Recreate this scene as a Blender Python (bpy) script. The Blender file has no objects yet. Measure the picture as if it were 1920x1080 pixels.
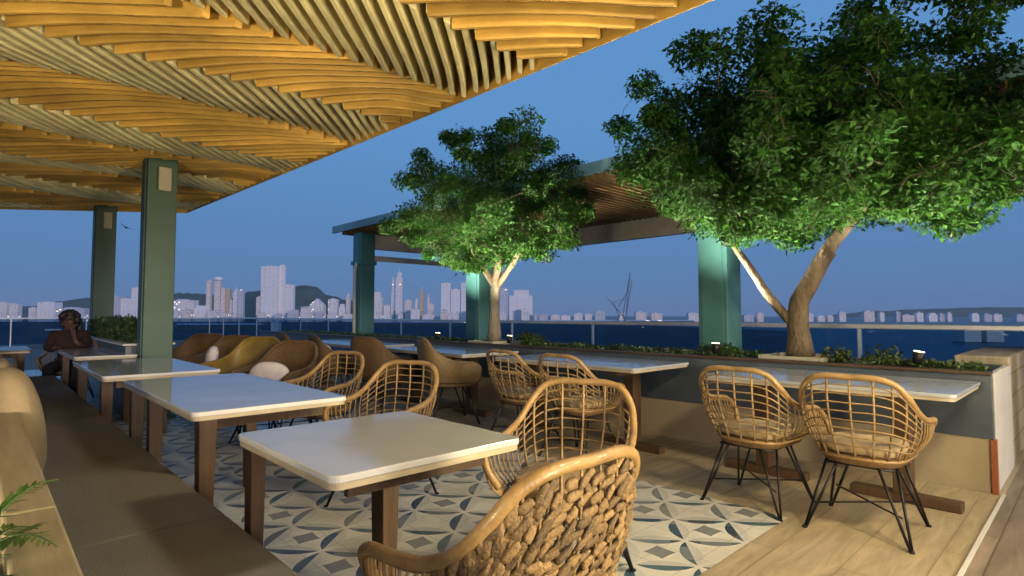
import bpy, bmesh, math, random
from mathutils import Vector, Matrix, noise
R = math.radians
sc = bpy.context.scene
rnd = random.Random(7)

# ------------------------------------------------------------------ camera
# world axes follow the terrace: +Y runs along the banquette and planter, +X runs across from it
F_PX, CAM_H, PITCH, YAW = 1050.0, 1.2, math.atan(50/1050), R(43.5)
cam_d = bpy.data.cameras.new("camera"); cam = bpy.data.objects.new("camera", cam_d)
sc.collection.objects.link(cam); sc.camera = cam
cam_d.sensor_width = 36; cam_d.lens = F_PX/1920*36
cam_d.clip_start = .05; cam_d.clip_end = 20000
cam.location = (0, 0, CAM_H); cam.rotation_euler = (R(90)+PITCH, 0, -YAW)

# ------------------------------------------------------------------ sky, sun, exposure
w = bpy.data.worlds.new("World"); sc.world = w; w.use_nodes = True
nt = w.node_tree; bg = nt.nodes["Background"]
sky = nt.nodes.new("ShaderNodeTexSky"); sky.sky_type = 'NISHITA'; sky.sun_disc = False
sky.sun_elevation = R(4.0); sky.sun_rotation = R(215); sky.altitude = 30
sky.air_density = 1.0; sky.dust_density = .2; sky.ozone_density = 5.0
# evening blue: the physical sky blended with an even dusk gradient (zenith to horizon)
wtc = nt.nodes.new("ShaderNodeTexCoord"); wsx = nt.nodes.new("ShaderNodeSeparateXYZ"); nt.links.new(wtc.outputs['Generated'], wsx.inputs[0])
wr = nt.nodes.new("ShaderNodeValToRGB"); nt.links.new(wsx.outputs[2], wr.inputs[0])
e = wr.color_ramp.elements; e[0].position = 0; e[0].color = (.062,.118,.255,1); e[1].position = .9; e[1].color = (.078,.195,.41,1)
q = e.new(.10); q.color = (.064,.142,.295,1); q = e.new(.32); q.color = (.076,.190,.385,1)
wsc = nt.nodes.new("ShaderNodeVectorMath"); wsc.operation = 'SCALE'; wsc.inputs['Scale'].default_value = 13.5; nt.links.new(wr.outputs[0], wsc.inputs[0])
tint = nt.nodes.new("ShaderNodeMix"); tint.data_type = 'RGBA'; tint.inputs['Factor'].default_value = .92
nt.links.new(sky.outputs[0], tint.inputs['A']); nt.links.new(wsc.outputs[0], tint.inputs['B'])
nt.links.new(tint.outputs['Result'], bg.inputs[0]); bg.inputs[1].default_value = .12
sun_d = bpy.data.lights.new("sun", 'SUN'); sun = bpy.data.objects.new("sun", sun_d); sc.collection.objects.link(sun)
sun_d.energy = 1.5; sun_d.angle = R(8); sun_d.color = (1, .82, .74)
sun.rotation_euler = (R(84), 0, R(-12))
sc.view_settings.view_transform = 'Standard'; sc.view_settings.look = 'None'
sc.view_settings.gamma = 1; sc.view_settings.exposure = 0
sc.cycles.max_bounces = 8; sc.cycles.transparent_max_bounces = 16
sc.cycles.sample_clamp_indirect = 3
sc.cycles.caustics_reflective = False; sc.cycles.caustics_refractive = False

# ------------------------------------------------------------------ helpers
COL = sc.collection
def tag(o, label=None, cat=None, group=None, kind=None):
    if label: o['label'] = label
    if cat: o['category'] = cat
    if group: o['group'] = group
    if kind: o['kind'] = kind
    return o
def empty(name, loc=(0,0,0), rz=0, label=None, cat=None, group=None):
    o = bpy.data.objects.new(name, None); COL.objects.link(o); o.empty_display_size = .1
    o.location = loc; o.rotation_euler = (0,0,rz)
    return tag(o, label, cat, group)
def children(o): return list(o.children)
def copy_tree(o, parent=None):
    kids = children(o)
    c = o.copy(); COL.objects.link(c); c.parent = parent
    for ch in kids: copy_tree(ch, c)
    return c

class MB:
    def __init__(s): s.v=[]; s.f=[]
    def add(s, vs, fs):
        n=len(s.v); s.v += [tuple(p) for p in vs]; s.f += [tuple(i+n for i in f) for f in fs]; return s
    def box(s, x0,x1,y0,y1,z0,z1, rot=None, piv=(0,0,0)):
        vs=[Vector((x,y,z)) for z in (z0,z1) for y in (y0,y1) for x in (x0,x1)]
        if rot is not None:
            p=Vector(piv); vs=[p+rot@(q-p) for q in vs]
        return s.add(vs, [(0,2,3,1),(4,5,7,6),(0,1,5,4),(2,6,7,3),(0,4,6,2),(1,3,7,5)])
    def prism(s, poly, z0, z1):
        n=len(poly); vs=[(x,y,z0) for x,y in poly]+[(x,y,z1) for x,y in poly]
        fs=[tuple(range(n))[::-1], tuple(range(n,2*n))]+[(i,(i+1)%n,(i+1)%n+n,i+n) for i in range(n)]
        return s.add(vs,fs)
    def tube(s, pts, r, seg=8, cap=True, flat=1.0):
        pts=[Vector(p) for p in pts]; n=len(pts)
        rr = r if isinstance(r,(list,tuple)) else [r]*n
        t0=(pts[1]-pts[0]).normalized()
        up=Vector((0,0,1)) if abs(t0.z)<.9 else Vector((1,0,0))
        a=t0.cross(up).normalized(); vs=[]
        for i,p in enumerate(pts):
            t=(pts[min(i+1,n-1)]-pts[max(i-1,0)]).normalized()
            a=(a-t*a.dot(t)).normalized(); b=t.cross(a)
            for k in range(seg):
                an=2*math.pi*k/seg
                vs.append(p+(a*math.cos(an)+b*math.sin(an)*flat)*rr[i])
        fs=[(i*seg+k, i*seg+(k+1)%seg, (i+1)*seg+(k+1)%seg, (i+1)*seg+k) for i in range(n-1) for k in range(seg)]
        if cap: fs += [tuple(range(seg))[::-1], tuple(range((n-1)*seg,n*seg))]
        return s.add(vs,fs)
    def ell(s, c, r, nu=10, nv=7, rot=None, power=1.0, jit=0):
        c=Vector(c); vs=[]; fs=[]
        def sp(q): return math.copysign(abs(q)**power, q)
        for j in range(nv+1):
            th=math.pi*j/nv
            for i in range(nu):
                ph=2*math.pi*i/nu
                p=Vector((sp(math.sin(th)*math.cos(ph))*r[0], sp(math.sin(th)*math.sin(ph))*r[1], sp(math.cos(th))*r[2]))
                if jit: p*=1+jit*(noise.noise(p*40+c*9))
                if rot is not None: p=rot@p
                vs.append(c+p)
        for j in range(nv):
            for i in range(nu):
                fs.append((j*nu+i,(j+1)*nu+i,(j+1)*nu+(i+1)%nu,j*nu+(i+1)%nu))
        return s.add(vs,fs)
    def build(s, name, mat, parent=None, smooth=False, bevel=0, seg=2):
        m=bpy.data.meshes.new(name); m.from_pydata(s.v,[],s.f); m.update()
        m.materials.append(mat)
        if smooth:
            for p in m.polygons: p.use_smooth=True
        o=bpy.data.objects.new(name,m); COL.objects.link(o); o.parent=parent
        if bevel:
            b=o.modifiers.new('bevel','BEVEL'); b.width=bevel; b.segments=seg; b.limit_method='ANGLE'; b.angle_limit=R(40)
        return o

# ------------------------------------------------------------------ materials
MATS={}
def nd(t,typ,**kw):
    n=t.nodes.new(typ)
    for k,v in kw.items():
        if hasattr(n,k): setattr(n,k,v)
    return n
def mat(name, col, rough=.6, metal=0, var=.25, scale=6, bump=0, bscale=60, stretch=(1,1,1), island=0, trans=0, emit=None, spec=.5, coat=0):
    m=bpy.data.materials.new(name); m.use_nodes=True; t=m.node_tree; L=t.links
    p=t.nodes['Principled BSDF']; p.inputs['Roughness'].default_value=rough; p.inputs['Metallic'].default_value=metal
    p.inputs['Specular IOR Level'].default_value=spec; p.inputs['Coat Weight'].default_value=coat
    tc=nd(t,'ShaderNodeTexCoord'); mp=nd(t,'ShaderNodeMapping'); mp.inputs['Scale'].default_value=stretch
    L.new(tc.outputs['Object'],mp.inputs['Vector'])
    nz=nd(t,'ShaderNodeTexNoise'); nz.inputs['Scale'].default_value=scale; nz.inputs['Detail'].default_value=6; nz.inputs['Roughness'].default_value=.65
    L.new(mp.outputs[0],nz.inputs['Vector'])
    rp=nd(t,'ShaderNodeValToRGB'); e=rp.color_ramp.elements
    lo=[c*(1-var) for c in col]; hi=[min(1,c*(1+var)) for c in col]
    e[0].position=.3; e[0].color=(*lo,1); e[1].position=.7; e[1].color=(*hi,1)
    L.new(nz.outputs[0],rp.inputs[0]); out=rp.outputs[0]
    if island:
        g=nd(t,'ShaderNodeNewGeometry'); mr=nd(t,'ShaderNodeMapRange'); mr.inputs[3].default_value=1-island; mr.inputs[4].default_value=1+island
        L.new(g.outputs['Random Per Island'],mr.inputs[0])
        mx=nd(t,'ShaderNodeVectorMath'); mx.operation='SCALE'; L.new(out,mx.inputs[0]); L.new(mr.outputs[0],mx.inputs['Scale']); out=mx.outputs[0]
    L.new(out,p.inputs['Base Color'])
    if bump:
        n2=nd(t,'ShaderNodeTexNoise'); n2.inputs['Scale'].default_value=bscale; n2.inputs['Detail'].default_value=4
        L.new(mp.outputs[0],n2.inputs['Vector'])
        b=nd(t,'ShaderNodeBump'); b.inputs['Strength'].default_value=bump; b.inputs['Distance'].default_value=.03 if bump>=1 else .01
        L.new(n2.outputs[0],b.inputs['Height']); L.new(b.outputs[0],p.inputs['Normal'])
    if trans:
        tr=nd(t,'ShaderNodeBsdfTranslucent'); mx=nd(t,'ShaderNodeMixShader'); mx.inputs[0].default_value=trans
        L.new(out,tr.inputs[0]); L.new(p.outputs[0],mx.inputs[1]); L.new(tr.outputs[0],mx.inputs[2])
        L.new(mx.outputs[0],t.nodes['Material Output'].inputs[0])
    if emit:
        p.inputs['Emission Color'].default_value=(*emit[0],1); p.inputs['Emission Strength'].default_value=emit[1]
    MATS[name]=m; return m

M_rattan=mat('rattan',(.31,.195,.075),.42,var=.3,scale=14,bump=.3,bscale=90,stretch=(1,1,1),coat=.15)
M_rattan_b=mat('rattan_stakes',(.27,.175,.075),.5,var=.35,scale=30,bump=.3,bscale=120,island=.2)
M_weave=mat('rattan_weave',(.19,.12,.05),.6,var=.4,scale=60,bump=.6,bscale=160,island=.5)
M_shell=mat('woven_seat',(.20,.115,.045),.65,var=.4,scale=50,bump=.8,bscale=140,stretch=(1,1,3))
M_leather=mat('brown_wicker',(.12,.07,.026),.6,var=.5,scale=45,bump=.9,bscale=110,stretch=(1,1,2.2))
M_olive=mat('ochre_leather',(.21,.14,.022),.5,var=.3,scale=5,bump=.2,bscale=60)
M_tan=mat('tan_wicker',(.17,.115,.05),.55,var=.35,scale=40,bump=.6,bscale=110,stretch=(1,1,2.2))
M_cushion=mat('seat_cushion_fabric',(.42,.31,.17),.9,var=.12,scale=8,bump=.3,bscale=250)
M_white=mat('white_fabric',(.68,.62,.60),.9,var=.15,scale=12,bump=.4,bscale=70)
M_pillow=mat('pillow_linen',(.27,.215,.135),.95,var=.18,scale=5,bump=.35,bscale=120)
M_black=mat('black_metal',(.02,.018,.018),.4,metal=.6,var=.3,scale=20)
M_wood_d=mat('table_wood',(.075,.040,.019),.5,var=.35,scale=5,bump=.15,bscale=50,stretch=(6,6,.6),coat=.1)
M_wood_e=mat('table_edge_wood',(.48,.41,.29),.5,var=.2,scale=8,stretch=(1,1,4))
M_post=mat('green_post_paint',(.042,.095,.075),.5,var=.12,scale=3,bump=.05)
M_teal=mat('teal_post_paint',(.06,.17,.17),.45,var=.15,scale=2,bump=.05)
M_cream=mat('cream_plastic',(.45,.42,.32),.6,var=.08)
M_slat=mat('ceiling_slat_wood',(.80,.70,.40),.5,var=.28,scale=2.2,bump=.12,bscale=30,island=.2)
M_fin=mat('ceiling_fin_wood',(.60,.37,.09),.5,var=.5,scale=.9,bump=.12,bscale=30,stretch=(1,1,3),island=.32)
M_back=mat('ceiling_backing',(.26,.15,.05),.8,var=.4,scale=2)
M_bench=mat('bench_upholstery',(.21,.21,.215),.85,var=.12,scale=6,bump=.5,bscale=220,stretch=(1,.25,1))
M_plank=mat('backrest_plank_wood',(.33,.28,.18),.55,var=.22,scale=4,bump=.15,bscale=40,stretch=(7,.5,7))
M_grey=mat('grey_wall_panel',(.075,.095,.12),.35,var=.25,scale=3,bump=.05)
M_beige=mat('beige_wall_panel',(.42,.34,.22),.6,var=.10,scale=3)
M_rust=mat('rust_trim',(.30,.09,.03),.6,var=.2)
M_whitew=mat('white_render_wall',(.55,.53,.50),.7,var=.1,scale=3)
M_soil=mat('soil',(.04,.03,.02),.95,var=.5,scale=30,bump=1)
M_bark=mat('bark',(.13,.095,.06),.85,var=.45,scale=14,bump=1,bscale=40,stretch=(1,1,.35))
M_bark2=mat('pale_bark',(.26,.22,.16),.85,var=.35,scale=14,bump=1,bscale=40,stretch=(1,1,.35))
M_leaf=mat('leaf',(.021,.066,.007),.65,var=.5,scale=2.2,island=.6,trans=.35,spec=.12)
M_leaf2=mat('leaf_light',(.07,.15,.03),.45,var=.4,scale=3,island=.5,trans=.3)
M_hedge=mat('hedge_leaf',(.05,.085,.02),.6,var=.4,scale=5,island=.5,trans=.2)
M_rail=mat('rail_metal',(.68,.70,.72),.35,metal=.4,var=.05)
M_roofm=mat('teal_roof_sheet',(.16,.28,.29),.4,metal=.2,var=.25,scale=1.5)
M_beam=mat('pale_beam',(.62,.60,.58),.6,var=.1)
M_hill=mat('hill_scrub',(.06,.085,.075),.95,var=.35,scale=.01)
M_hair=mat('hair',(.015,.01,.008),.6,var=.3,scale=30)
M_skin=mat('skin',(.08,.04,.026),.6,var=.1)
M_cloth=mat('dark_red_cloth',(.016,.006,.006),.9,var=.2)
M_trou=mat('dark_trousers',(.02,.02,.025),.9,var=.2)
M_lampe=mat('lamp_glow',(.9,.8,.6),.5,emit=((1,.75,.45),14))
M_stone=None

def top_mat():
    m=mat('pale_stone_top',(.60,.60,.60),.10,var=.10,scale=2.5,spec=.6,coat=.25,bump=.02,bscale=8); return m
M_top=top_mat()
M_top_g=mat('grey_stone_top',(.42,.45,.48),.18,var=.12,scale=2.5,spec=.6,coat=.25)
M_top_d=mat('dark_table_top',(.10,.08,.085),.2,var=.2,scale=3,spec=.6)

def glass_mat():
    m=bpy.data.materials.new('rail_glass'); m.use_nodes=True; t=m.node_tree; L=t.links
    t.nodes.remove(t.nodes['Principled BSDF'])
    tr=nd(t,'ShaderNodeBsdfTransparent'); tr.inputs[0].default_value=(.46,.62,.74,1)
    gl=nd(t,'ShaderNodeBsdfGlossy'); gl.inputs['Roughness'].default_value=.03
    lw=nd(t,'ShaderNodeLayerWeight'); fr=nd(t,'ShaderNodeMath'); fr.operation='MULTIPLY_ADD'; pw_=nd(t,'ShaderNodeMath'); pw_.operation='POWER'; pw_.inputs[1].default_value=4
    L.new(lw.outputs['Facing'],pw_.inputs[0]); L.new(pw_.outputs[0],fr.inputs[0]); fr.inputs[1].default_value=.25; fr.inputs[2].default_value=.03
    mx=nd(t,'ShaderNodeMixShader'); L.new(fr.outputs[0],mx.inputs[0]); L.new(tr.outputs[0],mx.inputs[1]); L.new(gl.outputs[0],mx.inputs[2])
    L.new(mx.outputs[0],t.nodes['Material Output'].inputs[0]); return m
M_glass=glass_mat()

def math_n(t,op,a,b=None,c=None):
    n=nd(t,'ShaderNodeMath'); n.operation=op
    for i,v in enumerate((a,b,c)):
        if v is None: continue
        if isinstance(v,(int,float)): n.inputs[i].default_value=v
        else: t.links.new(v,n.inputs[i])
    return n.outputs[0]
def mixc(t,f,a,b):
    n=nd(t,'ShaderNodeMix'); n.data_type='RGBA'
    for s,v in (('Factor',f),('A',a),('B',b)):
        if isinstance(v,tuple): n.inputs[s].default_value=(*v,1)
        elif isinstance(v,(int,float)): n.inputs[s].default_value=v
        else: t.links.new(v,n.inputs[s])
    return n.outputs['Result']
def tile_mat():
    m=bpy.data.materials.new('patterned_cement_tile'); m.use_nodes=True; t=m.node_tree; L=t.links; p=t.nodes['Principled BSDF']
    tc=nd(t,'ShaderNodeTexCoord'); mp=nd(t,'ShaderNodeMapping'); a=.31
    mp.inputs['Rotation'].default_value=(0,0,R(49)); mp.inputs['Scale'].default_value=(1/a,1/a,1)
    L.new(tc.outputs['Object'],mp.inputs[0])
    # hand-made tiles: slight wobble of the print
    sx=nd(t,'ShaderNodeSeparateXYZ'); L.new(mp.outputs[0],sx.inputs[0])
    px=math_n(t,'SUBTRACT',math_n(t,'FRACT',sx.outputs[0]),.5); py=math_n(t,'SUBTRACT',math_n(t,'FRACT',sx.outputs[1]),.5)
    ax=math_n(t,'ABSOLUTE',px); ay=math_n(t,'ABSOLUTE',py)
    def ln(x,y): return math_n(t,'SQRT',math_n(t,'ADD',math_n(t,'MULTIPLY',x,x),math_n(t,'MULTIPLY',y,y)))
    d1=ln(math_n(t,'SUBTRACT',1,ax),ay); d2=ln(ax,math_n(t,'SUBTRACT',1,ay))
    d=math_n(t,'MINIMUM',d1,d2)
    petal=math_n(t,'LESS_THAN',d,.672)
    inner=math_n(t,'LESS_THAN',d,.62)
    # one hash per petal: snap to the lattice edge it lies on
    hx=math_n(t,'SNAP',math_n(t,'ADD',sx.outputs[0],.25),.5); hy=math_n(t,'SNAP',math_n(t,'ADD',sx.outputs[1],.25),.5)
    cb=nd(t,'ShaderNodeCombineXYZ'); L.new(hx,cb.inputs[0]); L.new(hy,cb.inputs[1])
    wn=nd(t,'ShaderNodeTexWhiteNoise'); L.new(cb.outputs[0],wn.inputs[0])
    rp=nd(t,'ShaderNodeValToRGB'); rp.color_ramp.interpolation='CONSTANT'
    e=rp.color_ramp.elements; e[0].color=(.035,.085,.14,1); e[1].position=.3; e[1].color=(.16,.20,.225,1)
    for q,c in ((.5,(.04,.06,.09)),(.68,(.08,.145,.17)),(.86,(.22,.235,.23))):
        n=e.new(q); n.color=(*c,1)
    L.new(wn.outputs['Value'],rp.inputs[0])
    fx=math_n(t,'FLOOR',sx.outputs[0]); fy=math_n(t,'FLOOR',sx.outputs[1])
    ck=math_n(t,'MODULO',math_n(t,'ABSOLUTE',math_n(t,'ADD',fx,fy)),2)
    star=math_n(t,'LESS_THAN',math_n(t,'ADD',math_n(t,'POWER',ax,.9),math_n(t,'POWER',ay,.9)),.30)
    star=math_n(t,'MULTIPLY',star,math_n(t,'LESS_THAN',ck,.5))
    nz=nd(t,'ShaderNodeTexNoise'); nz.inputs['Scale'].default_value=7; nz.inputs['Detail'].default_value=8; nz.inputs['Roughness'].default_value=.7
    L.new(tc.outputs['Object'],nz.inputs[0])
    base=mixc(t,math_n(t,'MULTIPLY',nz.outputs[0],.9),(.74,.71,.62),(.52,.50,.44))
    half=math_n(t,'GREATER_THAN',math_n(t,'ADD',px,math_n(t,'MULTIPLY',py,.2)),0)
    half2=math_n(t,'GREATER_THAN',math_n(t,'ADD',py,math_n(t,'MULTIPLY',px,-.2)),0)
    vert=math_n(t,'LESS_THAN',d1,d2)
    pale=mixc(t,half,(.55,.54,.49),rp.outputs[0]); pale2=mixc(t,half2,(.50,.49,.45),rp.outputs[0])
    pet=mixc(t,vert,pale2,pale)
    c=mixc(t,petal,base,pet)
    c=mixc(t,math_n(t,'MULTIPLY',star,.75),c,(.07,.10,.13))
    # square tile joints along the terrace axes
    sj=nd(t,'ShaderNodeSeparateXYZ'); L.new(tc.outputs['Object'],sj.inputs[0]); tw=.2
    def joint(o):
        f=math_n(t,'FRACT',math_n(t,'DIVIDE',o,tw)); return math_n(t,'LESS_THAN',f,.018)
    j=math_n(t,'MAXIMUM',joint(sj.outputs[0]),joint(sj.outputs[1]))
    c=mixc(t,math_n(t,'MULTIPLY',j,.55),c,(.22,.20,.16))
    # worn, blotchy dirt
    n2=nd(t,'ShaderNodeTexNoise'); n2.inputs['Scale'].default_value=2.3; n2.inputs['Detail'].default_value=9
    L.new(tc.outputs['Object'],n2.inputs[0]); r2=nd(t,'ShaderNodeMapRange'); r2.inputs[1].default_value=.4; r2.inputs[2].default_value=.75; r2.inputs[4].default_value=.45
    L.new(n2.outputs[0],r2.inputs[0]); c=mixc(t,r2.outputs[0],c,(.24,.20,.13))
    L.new(c,p.inputs['Base Color']); p.inputs['Roughness'].default_value=.38
    b=nd(t,'ShaderNodeBump'); b.inputs['Strength'].default_value=.25; b.inputs['Distance'].default_value=.003; L.new(math_n(t,'SUBTRACT',nz.outputs[0],j),b.inputs['Height']); L.new(b.outputs[0],p.inputs['Normal'])
    return m
M_tile=tile_mat()
def plank_mat(name,c1,c2,bw,rh,rot=0,mortar=(.12,.09,.05),rough=.45,ms=.004):
    m=bpy.data.materials.new(name); m.use_nodes=True; t=m.node_tree; L=t.links; p=t.nodes['Principled BSDF']
    tc=nd(t,'ShaderNodeTexCoord'); mp=nd(t,'ShaderNodeMapping'); mp.inputs['Rotation'].default_value=(0,0,rot)
    if name=='stone_blocks': mp.inputs['Rotation'].default_value=(R(-90),0,0)
    L.new(tc.outputs['Object'],mp.inputs[0])
    br=nd(t,'ShaderNodeTexBrick'); br.inputs['Scale'].default_value=1; br.inputs['Brick Width'].default_value=bw; br.inputs['Row Height'].default_value=rh
    br.inputs['Mortar Size'].default_value=ms; br.inputs['Color1'].default_value=(*c1,1); br.inputs['Color2'].default_value=(*c2,1); br.inputs['Mortar'].default_value=(*mortar,1)
    L.new(mp.outputs[0],br.inputs[0])
    st=nd(t,'ShaderNodeMapping'); st.inputs['Rotation'].default_value=(0,0,rot); st.inputs['Scale'].default_value=(1.2,9,1); L.new(tc.outputs['Object'],st.inputs[0])
    nz=nd(t,'ShaderNodeTexNoise'); nz.inputs['Scale'].default_value=1.6; nz.inputs['Detail'].default_value=9; nz.inputs['Roughness'].default_value=.7; nz.inputs['Distortion'].default_value=.6
    L.new(st.outputs[0],nz.inputs[0]); mr=nd(t,'ShaderNodeMapRange'); mr.inputs[1].default_value=.3; mr.inputs[2].default_value=.7; mr.inputs[3].default_value=.62; mr.inputs[4].default_value=1.25; L.new(nz.outputs[0],mr.inputs[0])
    s=nd(t,'ShaderNodeVectorMath'); s.operation='SCALE'; L.new(br.outputs[0],s.inputs[0]); L.new(mr.outputs[0],s.inputs['Scale']); L.new(s.outputs[0],p.inputs['Base Color'])
    p.inputs['Roughness'].default_value=rough
    b=nd(t,'ShaderNodeBump'); b.inputs['Strength'].default_value=.3; b.inputs['Distance'].default_value=.004; L.new(nz.outputs[0],b.inputs['Height']); L.new(b.outputs[0],p.inputs['Normal'])
    return m
M_floor=plank_mat('beige_wood_effect_floor',(.42,.34,.22),(.37,.295,.185),1.2,.3,0,mortar=(.24,.185,.12),ms=.003)
M_deck=plank_mat('grey_deck_boards',(.26,.20,.15),(.20,.155,.12),2.0,.14,0,rough=.6)
M_deck2=plank_mat('dark_deck_boards',(.12,.09,.07),(.09,.07,.055),2.0,.14,0,rough=.75)
M_stone=plank_mat('stone_blocks',(.42,.36,.26),(.34,.29,.2),.4,.18,0,rough=.8)
def facade_mat(name,c,d,bw,rh,lit=0):
    m=bpy.data.materials.new(name); m.use_nodes=True; t=m.node_tree; L=t.links; p=t.nodes['Principled BSDF']
    tc=nd(t,'ShaderNodeTexCoord'); s=nd(t,'ShaderNodeSeparateXYZ'); L.new(tc.outputs['Object'],s.inputs[0])
    h=math_n(t,'ADD',s.outputs[0],s.outputs[1])
    fz=math_n(t,'FRACT',math_n(t,'DIVIDE',s.outputs[2],rh)); fh=math_n(t,'FRACT',math_n(t,'DIVIDE',h,bw))
    win=math_n(t,'MULTIPLY',math_n(t,'GREATER_THAN',fz,.42),math_n(t,'GREATER_THAN',fh,.38))
    cb=nd(t,'ShaderNodeCombineXYZ'); L.new(math_n(t,'FLOOR',math_n(t,'DIVIDE',s.outputs[2],rh)),cb.inputs[0]); L.new(math_n(t,'FLOOR',math_n(t,'DIVIDE',h,bw)),cb.inputs[1])
    wn=nd(t,'ShaderNodeTexWhiteNoise'); L.new(cb.outputs[0],wn.inputs[0])
    dk=mixc(t,wn.outputs['Value'],d,c)
    col=mixc(t,win,c,dk); L.new(col,p.inputs['Base Color']); p.inputs['Roughness'].default_value=.7
    if lit:
        e=math_n(t,'MULTIPLY',math_n(t,'MULTIPLY',win,math_n(t,'GREATER_THAN',wn.outputs['Value'],1-lit)),1.6)
        p.inputs['Emission Color'].default_value=(1,.8,.55,1); L.new(e,p.inputs['Emission Strength'])
    return m
M_fac=[facade_mat('pale_facade',(.80,.75,.78),(.36,.37,.45),9,7,.06),facade_mat('pink_facade',(.80,.68,.66),(.40,.37,.44),7,9,.05),
       facade_mat('grey_facade',(.55,.56,.66),(.30,.32,.42),11,6,.05),facade_mat('plain_pale_facade',(.80,.77,.82),(.62,.60,.68),16,8,0),
       facade_mat('warm_facade',(.62,.47,.30),(.30,.25,.24),8,8,.06)]
def water_mat():
    m=mat('harbour_water',(.010,.035,.06),.4,var=.3,scale=.01,bump=.4,bscale=.15); return m
M_water=water_mat()
M_land=mat('harbour_ground',(.022,.038,.055),.9,var=.55,scale=.03)

# ------------------------------------------------------------------ picture point -> world point (for far things)
def P(px,py,D):
    x=px-960; yy=540-py
    dx,dy,dz=x, F_PX*math.cos(PITCH)-yy*math.sin(PITCH), F_PX*math.sin(PITCH)+yy*math.cos(PITCH)
    t=D/dy; X=dx*t
    return Vector((X*math.cos(YAW)+D*math.sin(YAW), -X*math.sin(YAW)+D*math.cos(YAW), CAM_H+dz*t))

# ------------------------------------------------------------------ ground
def sheet(name,x0,x1,y0,y1,z,m):
    o=MB().add([(x0,y0,z),(x1,y0,z),(x1,y1,z),(x0,y1,z)],[(0,1,2,3)]).build(name,m); tag(o,kind='structure'); return o
sheet('water',-9000,9000,-4000,12000,-26,M_water)
# harbour land: one sheet left of the harbour mouth
pl=[P(-1600,640,60),P(1560,640,60),P(1500,640,900),P(1010,640,2500),P(-1200,640,2600)]
o=MB().add([(p.x,p.y,-25.6) for p in pl],[(0,1,2,3,4)]).build('harbour_ground',M_land); tag(o,kind='structure')
o=MB().box(-6,8.2,-6,29.2,-.6,0).build('terrace_floor',M_floor); tag(o,kind='structure')
sheet('tile_floor',.12,3.5,1.32,16,.004,M_tile)
sheet('deck_floor',1.0,8.15,-5.9,.49,.004,M_deck)
o=MB().box(1.0,4.96,.482,.50,.0,.012).build('floor_edge_strip',M_whitew); tag(o,kind='structure')
o=MB().box(-5.9,8.1,16.0,29.1,0,.006).build('far_deck_floor',M_deck2); tag(o,kind='structure')

# ------------------------------------------------------------------ ceiling canopy
def edge_x(y): return 3.03-.04*(y)          # outer edge of the canopy
def far_ok(x,y):                            # far edge, skewed
    return (y-11.0)*(0.19-2.57)-(12.76-11.0)*(x-2.57) > 0 if False else (y < 11.0+(2.57-x)*(1.76/2.38))
can=empty('slatted_canopy',(0,0,3.0),0,'large slatted timber canopy with chevron bands of curved amber slats over the terrace','canopy')
poly=[(-4,-4),(edge_x(-4),-4),(edge_x(11),11.0),(-4,15.86)]
MB().prism(poly,.26,.34).build('backing',M_back,can)
# edge boards
ed=MB()
def bar2(mb,a,b,w,z0,z1):
    a=Vector((a[0],a[1],0)); b=Vector((b[0],b[1],0)); n=(b-a).normalized().cross(Vector((0,0,1)))*w
    mb.prism([(a.x,a.y),(b.x,b.y),(b.x+n.x,b.y+n.y),(a.x+n.x,a.y+n.y)],z0,z1)
bar2(ed,poly[1],poly[2],-.015,-.012,.345); bar2(ed,poly[2],poly[3],-.015,-.02,.345)
ed.build('edge_board',M_fin,can)
bands=[(-4,-3.1,'x'),(-3.1,-2.2,'y'),(-2.2,-1.3,'x'),(-1.3,-.4,'y'),(-.4,.5,'x'),(.5,1.35,'y'),(1.35,2.74,'x'),(2.74,3.64,'y'),(3.64,4.62,'x'),(4.62,5.4,'y'),(5.4,6.5,'x'),(6.5,7.2,'y'),(7.2,8.3,'x'),(8.3,9.0,'y'),(9.0,10.0,'x'),(10.0,10.8,'y'),(10.8,12.0,'x'),(12,12.9,'y'),(12.9,14,'x')]
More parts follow.
